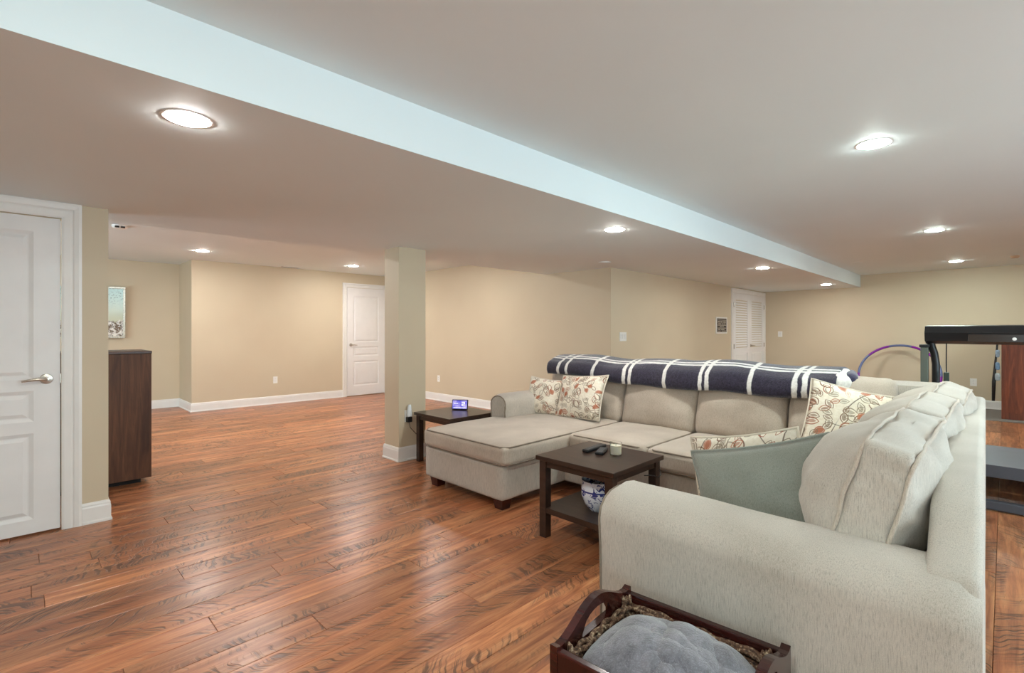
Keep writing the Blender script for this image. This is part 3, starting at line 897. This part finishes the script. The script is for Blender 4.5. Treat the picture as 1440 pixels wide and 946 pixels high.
# ------------------------------------------------------------------ throw pillows
def pillow(name, c, rot, w, h, t, m, label, seed, pipe=None, group='throw pillows on the sofa'):
    """local: x = width, z = height, y = thickness"""
    N = 26; vs = []; uv = []; fs = []
    for s in (-1, 1):
        for i in range(N+1):
            for j in range(N+1):
                a, b = -1+2*i/N, -1+2*j/N
                e = max(0, (1-a*a)*(1-b*b))**.42
                px = a*w/2*(1-.07*(1-b*b)); pz = b*h/2*(1-.07*(1-a*a))
                k = max(abs(a), abs(b))
                wrn = noise.noise(Vector((a*2.2+seed, b*2.2, s*3)))*.012*e
                vs.append((px, s*(t/2*e)+wrn+noise.noise(Vector((a*1.5, b*1.5, seed)))*.012, pz)); uv.append((px+.5+seed*.37, pz+.5+s*.7+seed*.21))
    K = (N+1)*(N+1)
    for s in (0, 1):
        for i in range(N):
            for j in range(N):
                q = s*K+i*(N+1)+j; f = (q, q+1, q+N+2, q+N+1); fs.append(f if s else f[::-1])
    rim = [(i, 0) for i in range(N)]+[(N, j) for j in range(N)]+[(i, N) for i in range(N, 0, -1)]+[(0, j) for j in range(N, 0, -1)]
    for q in range(len(rim)):
        a = rim[q]; b = rim[(q+1) % len(rim)]
        ia, ib = a[0]*(N+1)+a[1], b[0]*(N+1)+b[1]; fs.append((ia, ib, K+ib, K+ia))
    M = Euler(rot).to_matrix().to_4x4()
    r = empty(name, c, label, 'pillow', group)
    W = Matrix.Translation(c) @ M
    o = link_mesh('cover', [W @ Vector(v) for v in vs], fs, m, r, True); uvmap(o, uv)
    P = [W @ ((Vector(vs[i*(N+1)+j])+Vector(vs[K+i*(N+1)+j]))/2) for i, j in rim]
    G().tube(P, .0065, 6, True).obj('seam_piping', pipe or m, r, True)
    return r
M_FPIPE = plain('cream_cord', (214, 202, 184), .9, var=.1)
# rotations: default faces -Y; Rz(-90) faces -X
pillow('throw_pillow', (3.69, 2.79, .685), (R(-24), R(-4), R(-90)), .52, .43, .17, M_FLORAL, 'larger cream leaf-print pillow leaning on the left back cushion', 1, M_FPIPE)
pillow('throw_pillow', (3.67, 3.215, .655), (R(-20), R(5), R(-74)), .38, .36, .14, M_FLORAL, 'smaller cream leaf-print pillow against the chaise arm', 2, M_FPIPE)
pillow('throw_pillow', (3.56, .67, .725), (R(-24), R(12), R(-74)), .48, .49, .18, M_FLORAL, 'cream leaf-print pillow in the far corner of the sectional', 3, M_FPIPE)
pillow('throw_pillow', (2.04, .655, .632), (R(-12), R(-17), R(-94)), .56, .46, .18, M_TEAL, 'plain gray green throw pillow behind the near sofa arm', 4, M_TEAL)
pillow('throw_pillow', (2.26, .80, .62), (R(-12), R(-14), R(-95)), .50, .46, .14, M_FLORAL, 'cream leaf-print pillow hidden behind the plain gray green pillow', 5, M_FPIPE)

# ------------------------------------------------------------------ tables
def side_table(name, x0, x1, y0, y1, zt, label, shelf=True, lw=.052, ins=.018, th=.028):
    e = empty(name, ((x0+x1)/2, (y0+y1)/2, 0), label, 'table')
    G().box(x0, x1, y0, y1, zt-th, zt, .003).obj('tabletop', M_ESPRESSO, e)
    for a in (x0+ins, x1-ins-lw):
        for b in (y0+ins, y1-ins-lw): G().box(a, a+lw, b, b+lw, 0, zt-th, .002).obj('leg', M_ESPRESSO, e)
    ap = .042
    for a in (x0+ins+.008, x1-ins-.026): G().box(a, a+.018, y0+ins+lw, y1-ins-lw, zt-th-ap, zt-th).obj('apron', M_ESPRESSO, e)
    for b in (y0+ins+.008, y1-ins-.026): G().box(x0+ins+lw, x1-ins-lw, b, b+.018, zt-th-ap, zt-th).obj('apron', M_ESPRESSO, e)
    if shelf:
        G().box(x0+ins+.004, x1-ins-.004, y0+ins+.004, y1-ins-.004, .155, .19, .002).obj('shelf', M_ESPRESSO, e)
    return e
side_table('coffee_table', 2.315, 2.885, 1.525, 2.105, .513, 'dark espresso square coffee table with a lower shelf inside the sectional')
side_table('end_table', 2.79, 3.38, 3.60, 4.18, .488, 'dark espresso end table between the chaise and the column', False)
# smart display on the end table
SD = (3.19, 3.95, .488)
sdp = empty('smart_display', SD, 'small black smart display with glowing lavender screen on the end table', 'display')
Ms = Matrix.Translation(SD) @ Matrix.Rotation(R(-53), 4, 'Z') @ Matrix.Rotation(R(-12), 4, 'X')
G().box(-.085, .085, 0, .018, .004, .108, .006, Ms).obj('body', M_BLACK, sdp)
G().prism([(.012, .006), (.075, .016), (.018, .09)], 'x', -.06, .06, Ms).obj('speaker_back', M_BLACK, sdp)
def screen_mat():
    t = NT('lavender_screen'); o = t.coord('Generated'); x, y, z = t.sep(o)
    n = t.noise(o, 2.5, 2.0)
    col = t.mix(t.mapr(n, .35, .65), s2l((96, 92, 226)), s2l((196, 186, 255)))
    t.b.inputs['Emission Strength'].default_value = .42
    t.l.new(col, t.b.inputs['Emission Color']); return t.out(s2l((10, 10, 12)), .2)
scr = G().box(-.076, .076, -.002, .001, .014, .099, 0, Ms).obj('screen', screen_mat(), sdp)
M_SW = emit('screen_white', (1, 1, 1), .5)
for a, b, c, d in ((.020, .052, .076, .081), (.046, .052, .064, .076), (.020, .052, .059, .064), (.020, .026, .047, .059), (.020, .052, .042, .047), (-.062, -.02, .066, .070), (-.066, .060, .022, .026)):
    G().box(a, b, -.0026, -.0018, c, d, 0, Ms).obj('screen_mark', M_SW, scr)
# things on the coffee table
TZ = .513
def remote(c, rz, L, W, label, tilt=0.0):
    r = empty('remote_control', c, label, 'remote control', 'remotes on the coffee table')
    M = Matrix.Translation(c) @ Matrix.Rotation(R(rz), 4, 'Z') @ Matrix.Rotation(R(tilt), 4, 'Y')
    G().box(-L/2, L/2, -W/2, W/2, 0, .020, .006, M).obj('body', M_BLACK, r)
    for i in range(6):
        for j in (-1, 0, 1):
            q = M @ Matrix.Translation((-L*.36+i*L*.11, j*W*.27, .019))
            G().lathe([(.001, 0), (.0042, 0), (.0038, .003), (.001, .0032)], 8, q).obj('button', M_GREYB, r)
    return r
M_GREYB = plain('grey_button', (120, 120, 124), .5)
remote((2.70, 1.925, TZ), 3, .23, .046, 'flat black remote control lying on the coffee table left of the candle')
remote((2.665, 1.845, TZ), 22, .15, .052, 'thicker black remote control lying against the candle jar')
cj = empty('candle_jar', (2.685, 1.75, TZ), 'cream candle in a clear glass jar on the coffee table', 'candle')
def jar_glass():
    t = NT('jar_glass'); t.b.inputs['Transmission Weight'].default_value = 1.0; t.b.inputs['IOR'].default_value = 1.2
    return t.out((1, 1, 1, 1), .03)
G().lathe([(.036, TZ), (.038, TZ+.002), (.038, TZ+.078), (.0355, TZ+.078), (.0355, TZ+.004), (.036, TZ+.0035)], 28, cx=2.685, cy=1.75).obj('glass', jar_glass(), cj, 'auto')
wx = NT('cream_wax'); wx.b.inputs['Subsurface Weight'].default_value = .3; wx.b.inputs['Subsurface Radius'].default_value = (.02, .015, .01)
G().lathe([(.001, TZ+.005), (.0345, TZ+.005), (.0345, TZ+.060), (.012, TZ+.056), (.001, TZ+.056)], 28, cx=2.685, cy=1.75).obj('wax', wx.out(s2l((246, 240, 218)), .5), cj, 'auto')
G().tube([(2.685, 1.75, TZ+.055), (2.686, 1.75, TZ+.066)], .001, 6).obj('wick', M_DARKHOLE, cj)
# blue and white pot on the shelf
def pot_mat():
    t = NT('blue_white_porcelain'); o = t.coord()
    n = t.noise(o, 22, 3.0, .6, 1.5)
    z = t.sep(o)[2]
    k = t.mapr(n, .54, .58)
    band = t.math('MAXIMUM', k, t.mapr(t.math('ABSOLUTE', t.math('SUBTRACT', z, .128)), .004, .006, 1, 0))
    return t.out(t.mix(band, s2l((226, 228, 236)), s2l((52, 62, 128))), .15)
pc_ = (2.54, 1.785, .19)
pt = empty('porcelain_pot', pc_, 'blue and white porcelain pot on the coffee table shelf', 'pot')
G().lathe([(.035, .19), (.040, .195), (.062, .22), (.078, .26), (.080, .295), (.074, .325), (.078, .335), (.073, .335), (.069, .325), (.074, .29), (.060, .225), (.010, .20)], 32, M=Matrix.Translation(pc_) @ Matrix.Scale(1.3, 4) @ Matrix.Translation((0, 0, -.19))).obj('bowl', pot_mat(), pt, 'auto')
g = G()
for i in range(6):
    a = i*1.05; P = [(pc_[0]+.05*math.cos(a+q*.4)*(1-.1*q), pc_[1]+.05*math.sin(a+q*.4), .345+.012*q+.006*math.sin(q*2+i)) for q in range(5)]
    g.tube(P, .003, 5)
g.obj('dark_filling', M_DARKHOLE, pt)
# charging cable under the table top
o = G().tube([(2.82, 1.52, .44), (2.80, 1.50, .415), (2.78, 1.505, .40), (2.74, 1.515, .415), (2.70, 1.52, .425), (2.66, 1.535, .43)], .003, 6).obj('cable', M_BLACK, None, True)
tag(o, 'thin black cable hanging under the coffee table top', 'cable')

# plug-in unit on the column
pu = empty('column_outlet', (2.80, CY0, .44), 'white outlet low on the column with a plug-in night light', 'outlet')
G().box(2.730, 2.805, CY0-.006, CY0, .385, .505, .002).obj('cover_plate', M_PLATE, pu)
pi = empty('night_light', (2.80, CY0-.006, .44), 'tall white translucent plug-in freshener on the column outlet', 'air freshener')
G().lathe([(.001, .445), (.024, .445), (.026, .46), (.022, .50), (.017, .55), (.012, .56), (.001, .56)], 20, cx=2.767, cy=CY0-.034).obj('shell', plain('frosted_white', (232, 236, 238), .25, var=.06), pi, 'auto')
G().box(2.752, 2.782, CY0-.034, CY0-.004, .44, .47, .003).obj('plug_base', M_PLATE, pi)
pa = empty('power_adapter', (2.80, CY0-.006, .40), 'small black power adapter plugged into the column outlet', 'adapter')
G().box(2.741, 2.795, CY0-.045, CY0-.006, .385, .437, .005).obj('body', M_BLACK, pa)
G().tube([(2.767, CY0-.03, .385), (2.775, CY0-.035, .33), (2.84, CY0-.04, .26), (2.90, CY0-.045, .20), (2.98, CY0-.05, .16), (3.06, CY0-.04, .145), (3.20, CY0+.0, .02), (3.3, CY0+.03, .006)], .003, 6).obj('cord', M_BLACK, pa, True)

# ------------------------------------------------------------------ wicker tray basket in front of the near arm
BK = empty('wicker_basket', (1.27, .66, 0), 'dark mahogany framed wicker basket holding a gray fleece, before the near arm', 'basket')
rz = R(4)
Mb = Matrix.Translation((1.287, .662, 0)) @ Matrix.Rotation(rz, 4, 'Z')
HX, HY, ZT = .203, .244, .41
def rope_mat():
    t = NT('seagrass_wicker'); o = t.coord()
    n = t.noise(o, 100, 3.0, .7)
    col = t.ramp(n, [(.36, s2l((40, 22, 15))), (.52, s2l((104, 72, 50))), (.70, s2l((196, 176, 146)))])
    t.bump(n, .5, .004); return t.out(col, .8)
M_ROPE = rope_mat()
# long rails (along local y)
for s in (-1, 1):
    G().box(s*HX-.012, s*HX+.012, -HY, HY, ZT-.075, ZT, .004, Mb).obj('long_rail', M_TRAY, BK)
# end boards with handle
for s in (-1, 1):
    N = 20; top = []; 
    for i in range(N+1):
        u = -1+2*i/N
        top.append((u*(HX+.014), ZT+.006+.062*(.5+.5*math.cos(PI*min(1, abs(u)/.86)))**.8+(.006 if abs(u) > .93 else 0)))
    hole = []
    for i in range(N+1):
        u = -1+2*i/N; hole.append((u*.085, ZT-.012+.060*math.sqrt(max(0, 1-u*u))))
    g = G(); y0, y1 = s*HY-.012, s*HY+.012
    # strip mesh above hole + solid below
    def ring(poly): return [(p[0], p[1]) for p in poly]
    zlow = ZT-.085
    for i in range(N):
        a, b = top[i], top[i+1]
        def hz(x):
            if abs(x) >= .085: return None
            return ZT-.012+.048*math.sqrt(max(0, 1-(x/.085)**2))
        xm = (a[0]+b[0])/2; h_ = hz(xm)
        if h_ is None: g.prism([(a[0], zlow), (b[0], zlow), b, a], 'y', y0, y1, Mb)
        else:
            ha, hb = hz(a[0]) or ZT-.012, hz(b[0]) or ZT-.012
            g.prism([(a[0], ha), (b[0], hb), b, a], 'y', y0, y1, Mb)
            g.prism([(a[0], zlow), (b[0], zlow), (b[0], ZT-.022), (a[0], ZT-.022)], 'y', y0, y1, Mb)
    o = g.obj('handle_board', M_TRAY, BK)
# wicker body: stacked braided courses
def course(z, hx, hy, ph, r=.009):
    pts = []; rad = []
    per = [(-hx, -hy), (hx, -hy), (hx, hy), (-hx, hy)]
    for i in range(4):
        a, b = Vector(per[i]), Vector(per[(i+1) % 4]); L = (b-a).length; n = int(L/.011)
        d = (b-a)/L; nr = Vector((d.y, -d.x))
        for j in range(n):
            p = a+d*(L*j/n); w = math.sin((len(pts))*1.05+ph)
            q = p+nr*(w*.004)
            pts.append(Mb @ Vector((q.x, q.y, z+math.sin(len(pts)*1.05*.5+ph)*.003)))
    return pts
g = G(); z = .008; i = 0
while z < ZT-.03:
    f = z/ZT; g.tube(course(z, HX-.030+.016*f, HY-.030+.016*f, i*PI), .0085, 5, True); z += .0145; i += 1
o = g.obj('woven_body', M_ROPE, BK, True); o['kind'] = 'stuff'
G().box(-HX+.03, HX-.03, -HY+.03, HY-.03, .002, .012, 0, Mb).obj('bottom', M_ROPE, BK)
g = G()
for k in range(6):
    g.tube(course(ZT-.026-k*.011+(k % 2)*.006, HX-.022-(k % 2)*.009-k*.002, HY-.022-(k % 2)*.009-k*.002, k*2.1), .0075, 5, True)
g.obj('braided_rim', M_ROPE, BK, True)
g = G()
for s, t in ((1, -1), (1, 1), (-1, 1), (-1, -1)):
    for k in range(3):
        P = [Mb @ Vector((s*(HX-.03-k*.006), t*(HY-.03)+k*.008, ZT-.03+q*.012+.004*math.sin(q+k))) for q in range(4)]
        g.tube(P, [.007, .008, .007, .003], 5)
g.obj('corner_tie', M_ROPE, BK, True)
# gray fleece
def fleece_mat():
    t = NT('gray_fleece'); o = t.coord()
    n = t.noise(o, 26, 5.0, .7, .6); f = t.noise(o, 230, 3.0, .7)
    col = t.mix(t.mapr(n, .3, .7), s2l((86, 83, 88)), s2l((132, 128, 134)))
    col = t.mix(t.mapr(f, .5, .8, 0, .4), col, s2l((176, 176, 188)))
    t.bump(t.math('ADD', t.math('MULTIPLY', n, 1.6), f), .6, .004)
    return t.out(col, .95, spec=.1, sheen=.6)
N = 110; vs = []; fs = []
for i in range(N+1):
    for j in range(N+1):
        a, b = -1+2*i/N, -1+2*j/N
        e = max(0, (1-abs(a)**3)*(1-abs(b)**3))**.6
        x, y = a*(HX-.055)-.012, b*(HY-.05)-.006
        wx_ = noise.noise(Vector((x*4, y*4, 7)))*.12; wy_ = noise.noise(Vector((x*4, y*4, 9)))*.12
        X_, Y_ = x+wx_, y+wy_
        fold = min(abs(noise.noise(Vector((X_*7+Y_*4, Y_*6-X_*2, 1.3)))), .22)*.085+min(abs(noise.noise(Vector((X_*17, Y_*13, 5.1)))), .25)*.035+noise.noise(Vector((X_*38, Y_*30, 2)))*.004-.01
        vs.append(Mb @ Vector((x, y, ZT-.13+e*.13+(fold-.01)*e)))
for i in range(N):
    for j in range(N):
        q = i*(N+1)+j; fs.append((q, q+1, q+N+2, q+N+1))
k = len(vs)
o = link_mesh('fleece_blanket', vs, fs, fleece_mat(), None, True)
so = o.modifiers.new('thick', 'SOLIDIFY'); so.thickness = .05; so.offset = -1
tag(o, 'rumpled gray plush blanket lying in the wicker basket', 'blanket')

# ------------------------------------------------------------------ treadmill
TM = empty('treadmill', (5.7, .06, 0), 'black and gray treadmill standing behind the sofa corner', 'treadmill')
M_TGREY = plain('gray_plastic_deck', (96, 98, 106), .45, var=.05)
M_TDARK = plain('dark_gray_plastic', (66, 66, 72), .45)
M_POST = plain('green_gray_steel', (92, 98, 88), .45, .2)
G().prism([(5.0, .25), (4.95, .335), (5.70, .352), (5.74, .25)], 'y', -.42, .50).obj('motor_hood', M_TGREY, TM)
G().box(4.952, 4.962, -.41, .49, .246, .334, .003).obj('hood_fascia', M_TDARK, TM)
G().box(5.7, 6.75, -.36, .44, .11, .15, .006).obj('belt', M_BLACK, TM)
for y in (-.42, .44): G().box(5.6, 6.8, y, y+.06, .10, .175, .008).obj('side_rail', M_TGREY, TM)
for y in (-.40, .42): G().box(4.97, 6.8, y, y+.05, .03, .085, .004).obj('frame_rail', M_BLACK, TM)
G().box(4.95, 5.01, -.42, .50, .012, .075, .006).obj('front_cross_bar', M_TDARK, TM)
for y in (-.38, .46): G().lathe([(.002, -.02), (.035, -.02), (.035, .02), (.002, .02)], 18, Matrix.Translation((4.99, y, .035)) @ Matrix.Rotation(R(90), 4, 'X')).obj('wheel', M_BLACK, TM)
G().tube([(5.02, .46, .09), (5.4, .0, .23)], .008, 6).obj('brace', M_BLACK, TM)
XCO = 5.22
for y, nm in ((.462, 1), (-.42, 2)):
    G().box(XCO-.03, XCO+.03, y-.024, y+.024, .02, 1.17, .004).obj('upright', M_POST, TM)
    G().box(XCO-.038, XCO+.038, y-.032, y+.032, 1.165, 1.19, .005).obj('upright_cap', M_BLACK, TM)
    s = -1 if y > 0 else 1
    P = [(XCO+.02, y+s*.035, 1.215), (XCO+.03, y+s*.04, 1.18), (XCO+.05, y+s*.055, 1.12), (XCO+.06, y+s*.065, 1.03), (XCO+.06, y+s*.065, .9), (XCO+.06, y+s*.065, .3)]
    G().tube(P, .026, 12).obj('console_arm', M_BLACK, TM, 'auto')
G().prism([(XCO-.10, 1.285), (XCO-.06, 1.337), (XCO+.14, 1.345), (XCO+.16, 1.22), (XCO+.02, 1.195), (XCO-.08, 1.22)], 'y', -.52, .455).obj('console', M_BLACK, TM)
G().box(XCO-.104, XCO-.094, -.46, .20, 1.215, 1.272, .002).obj('console_panel', plain('dark_brown_gloss', (46, 34, 28), .2), TM)
G().lathe([(.001, 0), (.012, 0), (.010, .004), (.001, .004)], 16, Matrix.Translation((XCO-.104, -.05, 1.24)) @ Matrix.Rotation(R(-90), 4, 'Y')).obj('console_button', M_PLATE, TM)
yk = px_to_Y(1331, XCO)
G().tube([(XCO, yk, 1.21), (XCO+.002, yk+.001, 1.05), (XCO, yk, .97)], .004, 6).obj('safety_cord', M_BLACK, TM)
G().box(XCO-.015, XCO+.015, yk-.017, yk+.017, .89, .97, .004).obj('safety_key', plain('dark_green_plastic', (44, 58, 50), .4), TM)

# hula hoop leaning on the far wall
def hoop_mat():
    t = NT('purple_hoop'); o = t.coord(); x, y, z = t.sep(o)
    a = t.math('ARCTAN2', z, y)
    k = t.mapr(t.math('SINE', t.math('MULTIPLY', a, 5.0)), -.15, .15)
    return t.out(t.mix(k, s2l((126, 34, 150)), s2l((96, 108, 150))), .22)
d = 1.16; tilt = R(29)
hc = Vector((11.03, px_to_Y(1263, 11.03), d/2*math.cos(tilt)+.02))
P = [hc+Vector((math.sin(q)*math.sin(tilt)*d/2, math.cos(q)*d/2, math.sin(q)*math.cos(tilt)*d/2)) for q in [2*PI*i/72 for i in range(72)]]
o = G().tube(P, .020, 10, True).obj('hula_hoop', hoop_mat(), None, True, origin=hc)
tag(o, 'purple and blue hula hoop leaning on the far wall behind the sofa', 'hula hoop')

# cabinet at the right edge and what hangs on it
cb = empty('wood_cabinet', (10.75, -.45, 0), 'reddish brown wooden cabinet against the far wall at the right edge', 'cabinet')
G().box(10.22, 11.30, -.95, .035, .006, 1.22, .004).obj('body', M_CABINET, cb)
G().box(10.19, 11.32, -.98, .06, 1.22, 1.25, .006).obj('top', M_CABINET, cb)
G().box(10.212, 10.222, -.93, -.03, .10, 1.18, .003).obj('back_panel', M_CABINET, cb)
st = empty('hanging_bag', (10.25, .075, 1.2), 'black strap with pale blue cloth hanging on the wooden cabinet side', 'strap')
G().tube([(10.24, .075, 1.20), (10.235, .085, 1.0), (10.23, .10, .8), (10.23, .115, .55), (10.23, .12, .26)], [.012, .012, .014, .022, .018], 8).obj('strap', M_BLACK, st, True)
for z, c in ((.96, (150, 170, 190)), (.78, (120, 150, 180)), (.62, (170, 184, 190))):
    v2, f2 = cushion_verts(.05, .045, .11, .018, (0,0,0), 6, .006, z)
    G().addvf(v2, f2, Matrix.Translation((10.22, .075, z))).obj('cloth_tag', plain('blue_cloth', c, .8, var=.2, vscale=40), st, True)
mat_ = G().box(9.95, 11.38, -1.6, 1.2, .0, .006, .002).obj('floor_mat', plain('gray_rubber', (112, 104, 98), .7, var=.1, vscale=30), None)
tag(mat_, 'flat gray floor mat under the wooden cabinet by the far wall', 'mat')
